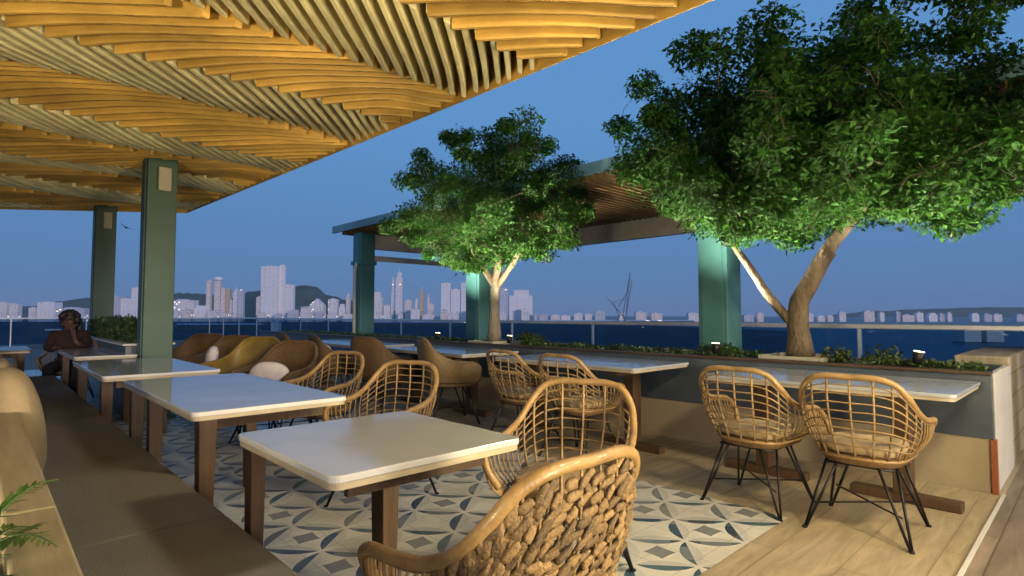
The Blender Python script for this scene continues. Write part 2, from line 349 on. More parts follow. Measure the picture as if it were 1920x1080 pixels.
for bi,(ya,yb,kind) in enumerate(bands):
    mb=MB(); wdt=(.020 if kind=='x' else .027)
    slope = -1.06 if kind=='x' else .95      # dx per dy along the slat
    step=.185 if kind=='x' else .125
    xr=-4-abs(yb-ya)*1.2; k=0
    while xr < 4.5:
        x0 = xr + rnd.uniform(-.008,.008); xr += step; k += 1
        N=18; run=[]
        for i in range(N+1):
            t=i/N; y=ya+(yb-ya)*t; x=x0+slope*(y-ya)
            if kind=='x': x = x0+slope*(y-ya)+.022*math.sin(t*math.pi*2+k*.12+bi)
            else: x = x + .03*math.sin(t*math.pi)
            ok = -3.95 < x < edge_x(y)-.002 and far_ok(x,y+.03)
            run.append((x,y,t) if ok else None)
        seq=[]; seqs=[]
        for q in run+[None]:
            if q is None:
                if len(seq)>1: seqs.append(seq)
                seq=[]
            else: seq.append(q)
        for seq in seqs:
            vs=[]
            for (x,y,t) in seq:
                wv = .045*math.sin(1.5*x+.9*y+bi*.8)+.018*math.sin(k*.31+bi)
                if kind=='x': zb = .012+wv*.7+.03*math.sin(math.pi*t)
                else: zb = .0+wv*.5+.07*(1-math.sin(math.pi*t))*.5
                zb=max(-.045,zb)
                if edge_x(y)-x<.35: zb=zb*max(.05,(edge_x(y)-x)/.35)
                zt=.26
                for dx,z in ((-wdt,zt),(-wdt,zb+.012),(-wdt*.7,zb),(wdt*.7,zb),(wdt,zb+.012),(wdt,zt)):
                    vs.append((x+dx,y,z))
            fs=[(i*6+j,i*6+j+1,(i+1)*6+j+1,(i+1)*6+j) for i in range(len(seq)-1) for j in range(5)]
            e=len(seq)-1; fs += [(0,1,2,3,4,5)[::-1],tuple(e*6+j for j in range(6))]
            mb.add(vs,fs)
    if mb.f:
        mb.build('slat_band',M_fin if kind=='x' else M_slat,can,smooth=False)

# posts of the canopy, each with its cream box
def post(x,y,w,z1,m,label,box=True,grp=None,base=True):
    t=empty('canopy_post',(x,y,0),0,label,'post',grp)
    MB().box(-w/2,w/2,-w/2,w/2,.0,z1).build('shaft',m,t,bevel=.008)
    # flanges: the post is a channel with a proud front plate
    MB().box(-w/2-.012,-w/2-.001,-w/2+.05,w/2-.05,.02,z1-.02).build('cover_plate',m,t)
    if base: MB().box(-w/2-.05,w/2+.05,-w/2-.05,w/2+.05,.005,.03).build('base_plate',m,t,bevel=.004)
    if box:
        b=MB().box(-w/2+.10,w/2-.07,-w/2-.055,-w/2-.001,z1-.50,z1-.22).build('mounted_box',M_cream,t,bevel=.01)
    return t
post(1.51,7.72,.305,3.15,M_post,'dark green steel post nearest the camera holding the slatted canopy, cream box near its top',grp='green canopy posts')
post(1.50,11.7,.29,3.15,M_post,'farther dark green post of the slatted canopy rising behind the hedge',grp='green canopy posts')
# small white lamp fittings at the canopy edge
for (px,py,D,l) in ((343,392,9.6,'small white lamp at the outer corner of the slatted canopy'),(72,384,9.5,'small white lamp on the far edge of the canopy left of the posts')):
    p=P(px,py,D); t=empty('edge_lamp',(p.x,p.y,p.z),R(40),l,'lamp','white fittings on the canopy edge')
    MB().tube([(0,0,.06),(0,0,0)],[.03,.045],12).build('housing',M_cream,t,smooth=True)
    MB().ell((0,0,-.005),(.04,.04,.02)).build('lens',M_cream,t,smooth=True)

# ------------------------------------------------------------------ banquette (seat, plank backrest)
bq=empty('banquette',(0,0,0),0,'long built-in banquette with grey brown seat and pale timber backrest rail','banquette')
for (ya,yb) in ((-1.0,2.3),(2.304,4.9),(4.904,7.2),(7.204,9.0)):
    MB().box(.125,.70,ya,yb,.36,.45).build('seat_cushion',M_bench,bq,bevel=.015,seg=3)
MB().box(.14,.66,-1.0,9.0,.0,.358).build('seat_base',M_wood_d,bq)
MB().box(.088,.123,-1.0,9.0,.02,.74).build('backrest',M_bench,bq)
for (ya,yb) in ((-1.0,1.52),(1.524,5.2),(5.204,9.0)):
    MB().box(.045,.13,ya,yb,.745,.80).build('top_rail',M_plank,bq,bevel=.006)
for y in (.9,1.55,2.2,3.2,4.4,5.6,7.0):
    MB().box(.02,.085,y-.05,y+.05,.0,.743).build('upright_board',M_plank,bq)
def pillow(loc,r,rot,m,label,grp=None,name='pillow'):
    mb=MB(); nu,nv=28,18
    mb.ell((0,0,0),r,nu,nv,power=.85)
    vs=[]
    for v in mb.v:
        p=Vector(v); k=1+.05*noise.noise(p*5+Vector(loc)*3)+.02*noise.noise(p*14)
        vs.append(tuple(p*k))
    mb.v=vs; o=mb.build(name,m,None,smooth=True); o.location=loc; o.rotation_euler=rot
    sm=o.modifiers.new('sub','SUBSURF'); sm.levels=1; sm.render_levels=1
    tag(o,label,'pillow',grp); return o
pillow((.13,3.32,.70),(.095,.26,.265),(R(-14),R(-8),R(4)),M_pillow,'big rumpled beige pillow leaning on the banquette backrest at the left edge','pillows on the banquette')
pillow((.16,5.9,.66),(.07,.22,.20),(0,R(-8),R(-3)),M_pillow,'small beige pillow farther along the banquette, just above the big pillow','pillows on the banquette')

# fern behind the rail, lower left
def leaf_faces(mb,c,n,L,wd,nrm):
    a=n.normalized(); b=a.cross(nrm).normalized()*wd; 
    mid=c+a*L*.5
    mb.add([c,mid+b,c+a*L,mid-b],[(0,1,2,3)])
def fern(loc,label,n=11,ln=.42,seed=1,up=.5):
    rr=random.Random(seed); t=empty('fern',loc,0,label,'plant','ferns behind the banquette')
    fm=MB(); sm=MB()
    for i in range(n):
        an=rr.uniform(0,6.28); L=ln*rr.uniform(.6,1.1); d=Vector((math.cos(an),math.sin(an),0)); pts=[]
        lift=rr.uniform(.6,1.5)*up
        for k in range(13):
            q=k/12; pts.append(d*L*q*.8+Vector((0,0,L*(lift*2*q-1.1*q*q))))
        sm.tube(pts,[.004*(1-.8*k/12) for k in range(13)],5)
        for k in range(1,12):
            for j in (0,.5):
                q=(k+j)/12; p=pts[k].lerp(pts[k+1],j) if k<12 else pts[12]; tg=(pts[k+1]-pts[k]).normalized()
                sd=tg.cross(Vector((0,0,1))).normalized(); l=L*.24*math.sin(math.pi*min(1,q*.85+.15))
                for s in (-1,1):
                    dr=(sd*s+tg*.5+Vector((0,0,rr.uniform(-.3,.15)))).normalized()
                    leaf_faces(fm,p,dr,l,l*.13,Vector((0,0,1)))
    fm.build('fronds',M_leaf2,t); sm.build('stems',M_leaf2,t,smooth=True)
    return t
fern((-.035,1.27,.735),'bright green fern poking over the timber rail at the bottom left corner',12,.21,3,.8)
fern((-.05,1.08,.73),'second green fern behind the timber rail, lower in the left corner',11,.20,5,.8)
o=MB().box(-.42,.015,.7,4.2,.0,.72).build('trough_planter',M_wood_d,bevel=.005); tag(o,'low timber trough behind the banquette rail holding the ferns','planter')

# ------------------------------------------------------------------ tables
def table(name,x0,x1,y0,y1,legs,label,grp,top=M_top,kind='board',h=.75,edge=M_wood_e):
    cx,cy=(x0+x1)/2,(y0+y1)/2; t=empty(name,(cx,cy,0),0,label,'table',grp)
    a,b=(x1-x0)/2,(y1-y0)/2; mb=MB(); r=.035; poly=[]
    for (sx,sy,a0) in ((1,1,0),(-1,1,90),(-1,-1,180),(1,-1,270)):
        for k in range(6):
            an=R(a0+18*k); poly.append((sx*(a-r)+r*math.cos(an),sy*(b-r)+r*math.sin(an)))
    mb.prism(poly,h-.022,h); mb.build('tabletop',top,t,bevel=.003)
    mb=MB(); mb.prism([(p[0]*(1-.012),p[1]*(1-.012)) for p in poly],h-.042,h-.0225); mb.build('edge_band',edge,t)
    if kind=='board':
        ap=MB()
        for (lx,ly,w,d) in legs:
            q=MB(); lx-=cx; ly-=cy
            # tapered board leg
            vs=[(lx-w/2*.8,ly-d/2*.8,.0),(lx+w/2*.8,ly-d/2*.8,.0),(lx+w/2*.8,ly+d/2*.8,.0),(lx-w/2*.8,ly+d/2*.8,.0),
                (lx-w/2*1.1,ly-d/2,h-.043),(lx+w/2*1.1,ly-d/2,h-.043),(lx+w/2*1.1,ly+d/2,h-.043),(lx-w/2*1.1,ly+d/2,h-.043)]
            q.add(vs,[(3,2,1,0),(4,5,6,7),(0,1,5,4),(1,2,6,5),(2,3,7,6),(3,0,4,7)]).build('leg',M_wood_d,t,bevel=.004)
        ap.box(-a+.10,a-.10,-b+.10,-b+.125,h-.10,h-.044).box(-a+.10,a-.10,b-.125,b-.10,h-.10,h-.044)
        ap.box(-.02,.02,-b+.126,b-.126,h-.09,h-.044)
        ap.build('under_frame',M_wood_d,t)
    else:
        for (lx,ly,w,d) in legs:
            lx-=cx; ly-=cy
            MB().box(lx-w/2,lx+w/2,ly-d/2,ly+d/2,.061,h-.043).build('pedestal',M_wood_d,t,bevel=.005)
            MB().box(lx-.05,lx+.05,ly-.30,ly+.30,.0,.06).build('foot',M_wood_d,t,bevel=.008)
            MB().box(lx-.28,lx+.28,ly-.03,ly+.03,h-.083,h-.044).build('bearer',M_wood_d,t)
    return t
G1='pale topped tables along the banquette'; G2='tables along the grey planter wall'
table('square_table',.72,1.46,1.48,2.28,[(.765,2.20,.05,.075),(1.30,2.17,.08,.11)],'nearest pale square table with cream top and brown board legs',G1)
table('long_table',.72,1.49,2.88,4.62,[(.79,2.93,.07,.08),(.79,3.98,.07,.08),(.79,4.52,.07,.08),(1.40,4.15,.07,.08)],'long pale topped table, second from the camera along the banquette',G1)
table('long_table',.66,1.46,5.02,6.86,[(.71,5.18,.07,.08),(.71,6.55,.07,.08),(1.38,5.2,.07,.08),(1.38,6.6,.07,.08)],'long pale topped table, third from the camera, in front of the near green post',G1)
table('long_table',.74,1.32,7.55,9.35,[(.82,7.7,.07,.08),(.82,9.2,.07,.08),(1.24,7.7,.07,.08),(1.24,9.2,.07,.08)],'farthest pale table of the banquette row, under the near green post',G1)
table('dark_table',-.75,.5,9.5,10.7,[(-.65,9.6,.07,.07),(.4,9.6,.07,.07),(-.65,10.6,.07,.07),(.4,10.6,.07,.07)],'dark reflective table at the far left before the railing',None,top=M_top_d)
table('wall_table',3.98,4.90,.58,2.12,[(4.36,.92,.12,.10),(4.36,1.8,.12,.10)],'grey topped table at the right end of the planter wall, behind two rattan chairs',G2,top=M_top_g,kind='ped')
table('wall_table',3.98,4.88,2.70,4.48,[(4.30,2.95,.12,.10),(4.36,4.2,.12,.10)],'grey topped pedestal table in the middle of the planter wall row',G2,top=M_top_g,kind='ped')
table('wall_table',3.98,4.88,5.00,6.8,[(4.36,5.3,.12,.10),(4.36,6.5,.12,.10)],'grey topped table by the planter below the smaller tree',G2,top=M_top_g,kind='ped')
table('wall_table',3.98,4.88,7.3,9.6,[(4.36,7.6,.12,.10),(4.36,9.3,.12,.10)],'farthest thin grey table of the planter wall row, seen edge on',G2,top=M_top_g,kind='ped')

# ------------------------------------------------------------------ chairs
RIM=[(0,-.29,.865),(.12,-.288,.865),(.205,-.268,.835),(.255,-.225,.765),(.28,-.15,.69),(.295,-.05,.645),(.302,.06,.628),(.302,.16,.618),(.288,.225,.585),(.262,.245,.53),(.225,.215,.455)]
RNG=[(0,-.20,.42),(.09,-.195,.42),(.155,-.17,.42),(.19,-.125,.42),(.205,-.06,.42),(.212,.02,.42),(.216,.08,.42),(.218,.14,.42),(.216,.18,.42),(.212,.20,.42),(.205,.21,.42)]
def full(h): return [Vector((-x,y,z)) for x,y,z in reversed(h[1:])]+[Vector(p) for p in h]
RIMF,RNGF=full(RIM),full(RNG)
def cr(pts,s):
    s=max(0,min(len(pts)-1.0001,s)); i=int(s); t=s-i
    p0=pts[max(i-1,0)];p1=pts[i];p2=pts[min(i+1,len(pts)-1)];p3=pts[min(i+2,len(pts)-1)]
    return .5*((2*p1)+(p2-p0)*t+(2*p0-5*p1+4*p2-p3)*t*t+(3*p1-p0-3*p2+p3)*t**3)
def surf(s,t):
    a=cr(RNGF,s+10); b=cr(RIMF,s+10); p=a.lerp(b,t)
    out=Vector((p.x,p.y+.02,0)); out=out.normalized() if out.length>1e-4 else Vector((0,-1,0))
    return p+out*.028*math.sin(math.pi*t)
def snorm(s,t):
    du=surf(min(10,s+.1),t)-surf(max(-10,s-.1),t); dv=surf(s,min(1,t+.05))-surf(s,max(0,t-.05))
    return du.cross(dv).normalized()
def frame_parts(t,lm=M_black,hairpin=True):
    for sx in (-1,1):
        for sy in (-1,1):
            q=MB(); foot=Vector((.25*sx,.25*sy,.0))
            q.tube([(.10*sx,.17*sy,.375),foot+Vector((-.006*sx,0,.004))],.0075,8)
            q.tube([(.17*sx,.10*sy,.375),foot+Vector((0,-.006*sy,.004))],.0075,8)
            q.tube([foot+Vector((0,0,.012)),foot],[.012,.013],8)
            q.build('leg',lm,t,smooth=True)
    b=MB()
    c=[Vector((.205*sx,.205*sy,.14)) for sx,sy in ((1,1),(-1,1),(-1,-1),(1,-1))]
    b.tube([c[0],c[2]],.005,6); b.tube([c[1]+Vector((0,0,.011)),c[3]+Vector((0,0,.011))],.005,6)
    d=[Vector((.16*sx,.16*sy,.372)) for sx,sy in ((1,1),(-1,1),(-1,-1),(1,-1))]
    for i in range(4): b.tube([d[i],d[(i+1)%4]],.007,6)
    b.build('brace',lm,t,smooth=True)
def seat_parts(t,cm=M_cushion,shell=M_shell):
    mb=MB(); n=40; rings=[]
    S=[-10+20*i/(n-1) for i in range(n)]
    for (k,z) in ((1.0,.43),(1.0,.415),(.93,.385),(.80,.37),(.35,.368)):
        rings.append([Vector((cr(RNGF,s+10).x*k,cr(RNGF,s+10).y*k,z)) for s in S])
    vs=[v for r in rings for v in r]; fs=[]
    for j in range(len(rings)-1):
        for i in range(n): fs.append((j*n+i,j*n+(i+1)%n,(j+1)*n+(i+1)%n,(j+1)*n+i))
    fs.append(tuple(range((len(rings)-1)*n,len(rings)*n))); fs.append(tuple(range(n))[::-1])
    mb.add(vs,fs).build('seat_shell',shell,t,smooth=True)
    c=MB(); c.ell((0,.01,.462),(.20,.205,.034),32,10,power=.5); o=c.build('cushion',cm,t,smooth=True)
def make_chair(name,kind,label,cat='chair',grp=None,leather=None):
    t=empty(name,(0,0,0),0,label,cat,grp)
    if kind=='solid':
        mb=MB(); ns,nt_=48,12; m=leather
        for j in range(nt_+1):
            for i in range(ns+1): mb.v.append(tuple(surf(-10+20*i/ns, j/nt_)))
        for j in range(nt_):
            for i in range(ns): a=j*(ns+1)+i; mb.f.append((a,a+1,a+ns+2,a+ns+1))
        o=mb.build('backrest_shell',m,t,smooth=True); s=o.modifiers.new('solid','SOLIDIFY'); s.thickness=.03; s.offset=0
        MB().tube([surf(-10+20*i/80,1)+Vector((0,0,.004)) for i in range(81)],.018,8).build('piping',m,t,smooth=True)
        seat_parts(t,m,m)
        if kind=='solid': frame_parts(t)
        return t
    MB().tube([cr(RIMF,i/6) for i in range(121)],.0165,12).build('rim',M_rattan,t,smooth=True)
    MB().tube([cr(RNGF,i/4)+Vector((0,0,-.002)) for i in range(81)]+[cr(RNGF,0)],.010,8).build('seat_ring',M_rattan,t,smooth=True)
    if kind=='grid':
        g=MB()
        for s in (-3.6,-2.7,-1.8,-.9,0,.9,1.8,2.7,3.6):
            g.tube([surf(s*(1+.0*k),k/10) for k in range(11)],.0062,6)
        for j in range(1,9):
            q=.06+j*.105
            g.tube([surf(-4.1+8.2*i/24,q)+snorm(-4.1+8.2*i/24,q)*.006 for i in range(25)],.0042,5)
        g.build('backrest_lattice',M_rattan_b,t,smooth=True)
    else:
        # coarse hand weave of flattened cane knots laid over a loose lattice
        g=MB(); rr=random.Random(11)
        for s in [x*.55-4.1 for x in range(16)]:
            g.tube([surf(s,k/8) for k in range(9)],.004,5)
        g.build('backrest_lattice',M_rattan_b,t,smooth=True)
        wv=MB(); rows=17
        for j in range(rows):
            q=.035+j*(.93/rows)
            ncol=21
            for i in range(ncol):
                s=-4.35+8.7*(i+.5*(j%2)+rr.uniform(-.22,.22))/ncol; qq=q+rr.uniform(-.016,.016)
                p=surf(s,qq); nrm=snorm(s,qq)
                du=(surf(s+.1,qq)-surf(s-.1,qq)).normalized(); dv=nrm.cross(du)
                an=R(24)+rr.uniform(-.45,.45); ax=du*math.cos(an)+dv*math.sin(an); bx=nrm.cross(ax)
                rot=Matrix((ax,bx,nrm)).transposed()
                wv.ell(p+nrm*rr.uniform(-.004,.006),(rr.uniform(.020,.036),rr.uniform(.0085,.0125),rr.uniform(.006,.009)),10,6,rot=rot,power=.62,jit=.55)
        wv.build('woven_back',M_weave,t,smooth=True)
    for sg in (-1,1):
        g=MB()
        n=13 if kind=='grid' else 20
        for i in range(n):
            s=sg*(4.3+5.3*i/(n-1)); g.tube([surf(s,k/6) for k in range(7)],.0048,6)
        for q in (.08,.9): g.tube([surf(sg*(4.1+5.6*i/12),q)+snorm(sg*(4.1+5.6*i/12),q)*.005*-sg*0 for i in range(13)],.004,5)
        g.build('arm_stakes',M_rattan_b,t,smooth=True)
    seat_parts(t); frame_parts(t)
    return t
GC='rattan armchairs on black hairpin legs'
near=make_chair('rattan_armchair','woven','nearest rattan armchair seen from behind with knotted woven back and thick cane rim',grp=GC)
near.location=(1.03,1.115,0); near.rotation_euler=(0,0,R(0))
grid0=make_chair('rattan_armchair','grid','rattan lattice armchair just beyond the nearest chair, facing the square table',grp=GC)
grid0.location=(1.93,1.69,0); grid0.rotation_euler=(0,0,R(112))
first=True
for (x,y,rz,l) in ((1.93,3.24,112,'rattan lattice armchair facing the second table from its far side, between two pale tabletops'),
                   (2.08,4.52,106,'rattan lattice armchair at the far end of the second table'),
                   (3.67,1.57,-92,'left of the two rattan chairs at the right end table, its back to the camera'),
                   (3.68,.96,-88,'rightmost rattan chair, back to the camera, at the right end of the planter wall table'),
                   (3.72,3.08,-90,'right one of two rattan chairs at the middle wall table'),
                   (3.76,3.80,-93,'left one of two rattan chairs at the middle wall table')):
    c=copy_tree(grid0); c.location=(x,y,0); c.rotation_euler=(0,0,R(rz)); c['label']=l
GS='upholstered tub chairs'
tub=make_chair('tub_chair','solid','tan leather tub chair below the smaller tree, seen from behind with a sloping arm',grp=GS,leather=M_tan)
tub.location=(3.87,5.12,0); tub.rotation_euler=(0,0,R(-112)); tub.scale=(1.12,1.12,1.08)
olive=make_chair('tub_chair','solid','ochre yellow leather tub chair behind the long second table',grp=GS,leather=M_olive)
olive.location=(2.03,6.35,0); olive.rotation_euler=(0,0,R(118)); olive.scale=(1.12,1.12,1.08)
bro=make_chair('tub_chair','solid','dark brown tub chair just right of the near green post, farthest of the row',grp=GS,leather=M_leather)
bro.location=(2.1,8.75,0); bro.rotation_euler=(0,0,R(120)); bro.scale=(1.3,1.3,1.05)
for (x,y,rz,s,l) in ((3.62,6.15,-75,1.05,'brown leather tub chair by the wall table, left of the tan tub chair'),
                   (3.55,7.25,-100,1.1,'brown leather tub chair at the farthest wall table, below the white pipe'),
                   (2.1,5.55,120,1.1,'brown tub chair between the ochre tub chair and the rattan chairs'),
                   (2.15,7.5,122,1.12,'brown tub chair between the ochre tub chair and the green post'),
                   (3.55,8.4,-95,1.05,'farthest brown tub chair at the end of the wall tables')):
    c=copy_tree(bro); c.location=(x,y,0); c.rotation_euler=(0,0,R(rz)); c['label']=l; c.scale=(s,s,1.06)
pillow((1.98,5.40,.60),(.07,.22,.16),(0,R(12),R(30)),M_white,'white ribbed cushion on a brown tub chair behind the long second table','white cushions on chairs','chair_cushion')
pillow((2.02,7.35,.66),(.07,.15,.17),(0,R(12),R(-10)),M_white,'small white cushion on a brown chair right of the near green post','white cushions on chairs','chair_cushion')
pillow((3.42,7.3,.70),(.06,.14,.10),(0,R(-15),R(10)),mat('pink_fabric',(.45,.32,.28),.9,var=.2),'small pinkish cushion on the farthest brown chairs','white cushions on chairs','chair_cushion')

# ------------------------------------------------------------------ planter wall with trees
pw=empty('planter_wall',(4.96,.53,0),0,'long grey and beige planter wall running behind the second row of tables','planter')
Lw=13.5
MB().box(.012,.05,.02,Lw,.0,.36).build('lower_panel',M_beige,pw)
MB().box(.0,.05,.0,Lw,.362,.79).build('upper_panel',M_grey,pw,bevel=.004)
MB().box(-.012,.05,-.012,.018,.0,.358).build('end_trim',M_rust,pw)
MB().box(.052,1.0,-.01,.03,.0,.80).build('end_wall',M_whitew,pw,bevel=.005)
MB().box(.95,1.0,.032,Lw,.0,.80).build('rear_panel',M_grey,pw)
MB().box(.052,.948,.032,Lw,.05,.70).build('soil_bed',M_soil,pw)
MB().box(-.02,.09,.0,Lw,.792,.812).build('coping',M_wood_d,pw,bevel=.003)
o=MB().box(5.99,8.0,.53,.88,.0,.86).build('stone_wall',M_stone,bevel=.01); tag(o,'low wall of pale stone blocks beyond the white end of the planter','wall')

def leafcloud(mb,centers,n,size,rr,clip=None,flat=.7):
    for i in range(n):
        c,rad=centers[rr.randrange(len(centers))]
        d=Vector((rr.gauss(0,1),rr.gauss(0,1),rr.gauss(0,1))).normalized()*rad*(rr.random()**.45)
        d.z*=flat; p=c+d
        if clip and not clip(p): continue
        a=Vector((rr.uniform(-1,1),rr.uniform(-1,1),rr.uniform(-.8,.5))).normalized()
        nrm=(Vector((rr.gauss(0,.6),rr.gauss(0,.6),1))).normalized()
        b=a.cross(nrm).normalized(); L=size*rr.uniform(.6,1.3); wd=L*.26
        mb.add([p,p+a*L*.45+b*wd,p+a*L+Vector((0,0,-.15*L)),p+a*L*.45-b*wd],[(0,1,2,3)])
def tree(loc,label,trunk,limbs,centers,nleaf,size,bark,seed,clip,ntw):
    rr=random.Random(seed); t=empty('broadleaf_tree',loc,0,label,'tree','small trees in the planter')
    mb=MB()
    def wob(pts,k): 
        out=[]
        for i in range(len(pts)-1):
            a,b=Vector(pts[i]),Vector(pts[i+1])
            for j in range(4):
                q=a.lerp(b,j/4); out.append(q+Vector((noise.noise(q*3)*k,noise.noise(q*3+Vector((5,5,5)))*k,0)))
        out.append(Vector(pts[-1])); return out
    tp=wob(trunk[0],.02); n=len(tp); mb.tube(tp,[trunk[1]+(trunk[2]-trunk[1])*(i/(n-1))+(.25*trunk[1]*max(0,1-i/3)) for i in range(n)],14)
    mb.build('trunk',bark,t,smooth=True)
    lb=MB()
    for pts,r0,r1 in limbs:
        tp=wob(pts,.02); n=len(tp); lb.tube(tp,[r0+(r1-r0)*i/(n-1) for i in range(n)],10)
    nodes=[(Vector(l[0][-1]),.03) for l in limbs]+[(Vector(l[0][-2]),.035) for l in limbs]
    order=sorted(centers,key=lambda q:min((q[0]-e_).length for e_,_ in nodes))
    for c,rad in order:
        e_,er=min(nodes,key=lambda q:(q[0]-c).length*(1+.6*max(0,q[0].z-c.z)))
        r1=max(.004,er*.72); L_=(c-e_).length; J=lambda:Vector((rr.uniform(-.1,.1),rr.uniform(-.1,.1),rr.uniform(-.04,.1)))*L_
        lb.tube([e_,e_.lerp(c,.33)+J(),e_.lerp(c,.66)+J(),c],[er*.8,er*.75,r1,r1],6)
        nodes.append((c,r1))
        for k in range(ntw):
            d=Vector((rr.gauss(0,1),rr.gauss(0,1),rr.gauss(.2,1))).normalized()*rad*.8
            if clip(c+d+Vector(loc)): lb.tube([c,c+d*.5+Vector((rr.uniform(-.03,.03),rr.uniform(-.03,.03),.03)),c+d],[.004,.003,.0015],4)
    lb.build('branches',M_bark,t,smooth=True)
    lc=MB(); leafcloud(lc,centers,nleaf,size,rr,clip=lambda p:clip(p+Vector(loc)))
    lc.build('crown',M_leaf,t)
    return t
def crown_centers(n,cx,cy,cz,rx,ry,rz,rzd,seed,rad=(.22,.42),shell=.55,keep=lambda p:True):
    rr=random.Random(seed); out=[]
    tries=0
    while len(out)<n and tries<20000:
        tries+=1
        d=Vector((rr.gauss(0,1),rr.gauss(0,1),rr.gauss(0,1))).normalized()
        k=shell+(1-shell)*rr.random() if rr.random()<.72 else rr.random()*shell
        w_=1+.28*max(0,d.z); q=Vector((d.x*rx*k*w_,d.y*ry*k*w_,d.z*(rz if d.z>0 else rzd)*k))
        q+=Vector((cx,cy,cz))
        if keep(q): out.append((q,rr.uniform(*rad)*(1.0 if k<.8 else .75)))
    return out
CLIP=lambda p: p.x<7.1 and not (p.x>5.7 and 2.95<p.z<3.25)
# smaller tree (left) and larger tree (right)
c1=crown_centers(210,-.05,.1,1.85,1.3,1.75,1.2,.78,21,rad=(.14,.36))
tree((5.32,5.97,.82),'smaller round crowned tree in the planter, lit from below, between two teal posts',
     ([(0,0,0),(.0,.0,.45),(.02,.0,.85)],.085,.06),
     [([(.0,0,.8),(-.1,.22,1.15),(-.15,.45,1.6)],.05,.03),([(.02,0,.82),(.05,-.03,1.2),(.1,-.05,1.75)],.07,.035),([(.02,0,.75),(.12,-.25,1.1),(.15,-.55,1.55)],.05,.03)],
     c1,85000,.052,M_bark2,31,CLIP,9)
c2=crown_centers(270,-.15,-.25,1.72,1.25,1.98,1.45,.70,22,rad=(.16,.40),shell=.45)
c2+=[(Vector((-.3,-1.5,3.2)),.28),(Vector((-.2,-1.1,3.35)),.3),(Vector((-.1,1.55,2.95)),.22),(Vector((0,1.95,2.6)),.2),(Vector((-.5,-1.9,2.9)),.22)]
tree((5.41,1.9,.82),'larger spreading tree on the right with a forked leaning trunk above the planter',
     ([(0,0,0),(.0,.02,.3),(.0,-.01,.50),(.02,-.10,.70),(.07,-.24,.95)],.098,.068),
     [([(.05,-.20,.88),(.12,-.36,1.2),(.12,-.42,1.55),(.1,-.5,1.9)],.066,.03),
      ([(.09,-.28,1.02),(.22,-.54,1.4),(.25,-.62,1.8)],.045,.025),
      ([(-.02,.04,.28),(-.05,.30,.62),(-.1,.58,1.12),(-.12,.72,1.5)],.044,.026)],
     c2,165000,.054,M_bark,32,CLIP,9)
# pale collars round the trunks with a spotlight each (the lit uplights of the photo)
def collar(x,y,s,label,power,aims):
    t=empty('tree_collar',(x,y,.70),0,label,'planter box','pale boxes round the tree trunks')
    q=MB()
    for (a,b,c,d) in ((-s,s,-s,-s+.03),(-s,s,s-.03,s),(-s,-s+.03,-s+.032,s-.032),(s-.03,s,-s+.032,s-.032)): q.box(a,b,c,d,.0,.135)
    q.build('frame',M_cream,t,bevel=.004)
    for k,(dx,dy,tx,ty,e) in enumerate(aims):
        l=empty('spotlight',(x+dx,y+dy,.84),0,label.split(' around')[0]+' spotlight %s trunk'%(['left of the','right of the','in front of the'][k]) if False else ['ground spotlight aimed up from the left side of the ','ground spotlight aimed up from the right side of the ','ground spotlight aimed up in front of the '][k]+('smaller tree' if y>4 else 'larger tree'),'spotlight','uplights under the trees')
        dv=Vector((tx,ty,2.0)).normalized()
        MB().tube([(0,0,0),dv*.09],[.028,.04],12).build('housing',M_black,l,smooth=True)
        MB().tube([dv*.091,dv*.094],[.034,.034],12).build('lens',M_lampe,l)
        ld=bpy.data.lights.new('spot_beam','SPOT'); lo=bpy.data.objects.new('spot_beam',ld); COL.objects.link(lo); lo.parent=l
        lo.location=dv*.12; lo.rotation_euler=(-dv).to_track_quat('Z','Y').to_euler()
        ld.energy=e*power; ld.color=(1,.94,.70); ld.spot_size=R(115); ld.spot_blend=.8; ld.shadow_soft_size=.05
    return t
collar(5.32,5.97,.27,'pale square box around the trunk of the smaller tree',1,[(-.42,.8,.3,.0,950),(-.42,-.75,.3,.0,850)])
collar(5.41,1.9,.27,'pale square box around the trunk of the larger tree',1,[(-.38,.62,.05,-.05,800),(-.42,-.95,.05,-.35,620)])

def shrub(loc,r,n,label,seed,mat_=M_hedge,size=.05,name='shrub',grp='low shrubs in the planter'):
    rr=random.Random(seed); t=empty(name,loc,0,label,'shrub',grp)
    mb=MB(); cs=[(Vector((rr.uniform(-r[0],r[0])*.6,rr.uniform(-r[1],r[1])*.8,r[2]*rr.uniform(.3,.8))),min(r)*.6) for k in range(10)]
    st=MB()
    for c,_ in cs: st.tube([(0,0,0),c*.5+Vector((0,0,.02)),c],[.008,.006,.003],5)
    st.build('stems',M_bark,t)
    leafcloud(mb,cs,n,size,rr); mb.build('foliage',mat_,t); return t
for i,(px,py,D,r,l) in enumerate(((990,655,7.6,(.2,.32,.26),'dark rounded shrub just right of the smaller tree trunk'),
    (1352,672,6.0,(.14,.2,.17),'bright little shrub at the foot of the right teal post'),
    (1612,692,4.65,(.2,.28,.22),'leafy shrub just right of the larger tree trunk'),
    (1795,690,4.45,(.12,.2,.11),'small shrub near the right end of the planter'),
    (1435,676,5.6,(.12,.14,.14),'small lit shrub left of the larger tree trunk'),
    (850,652,8.8,(.14,.22,.12),'low shrub left of the smaller tree trunk'))):
    p=P(px,py,D); x=min(max(p.x,5.12),5.8)
    shrub((x,p.y,.70),r,900,l,50+i,M_leaf2 if i in (1,4) else M_hedge)
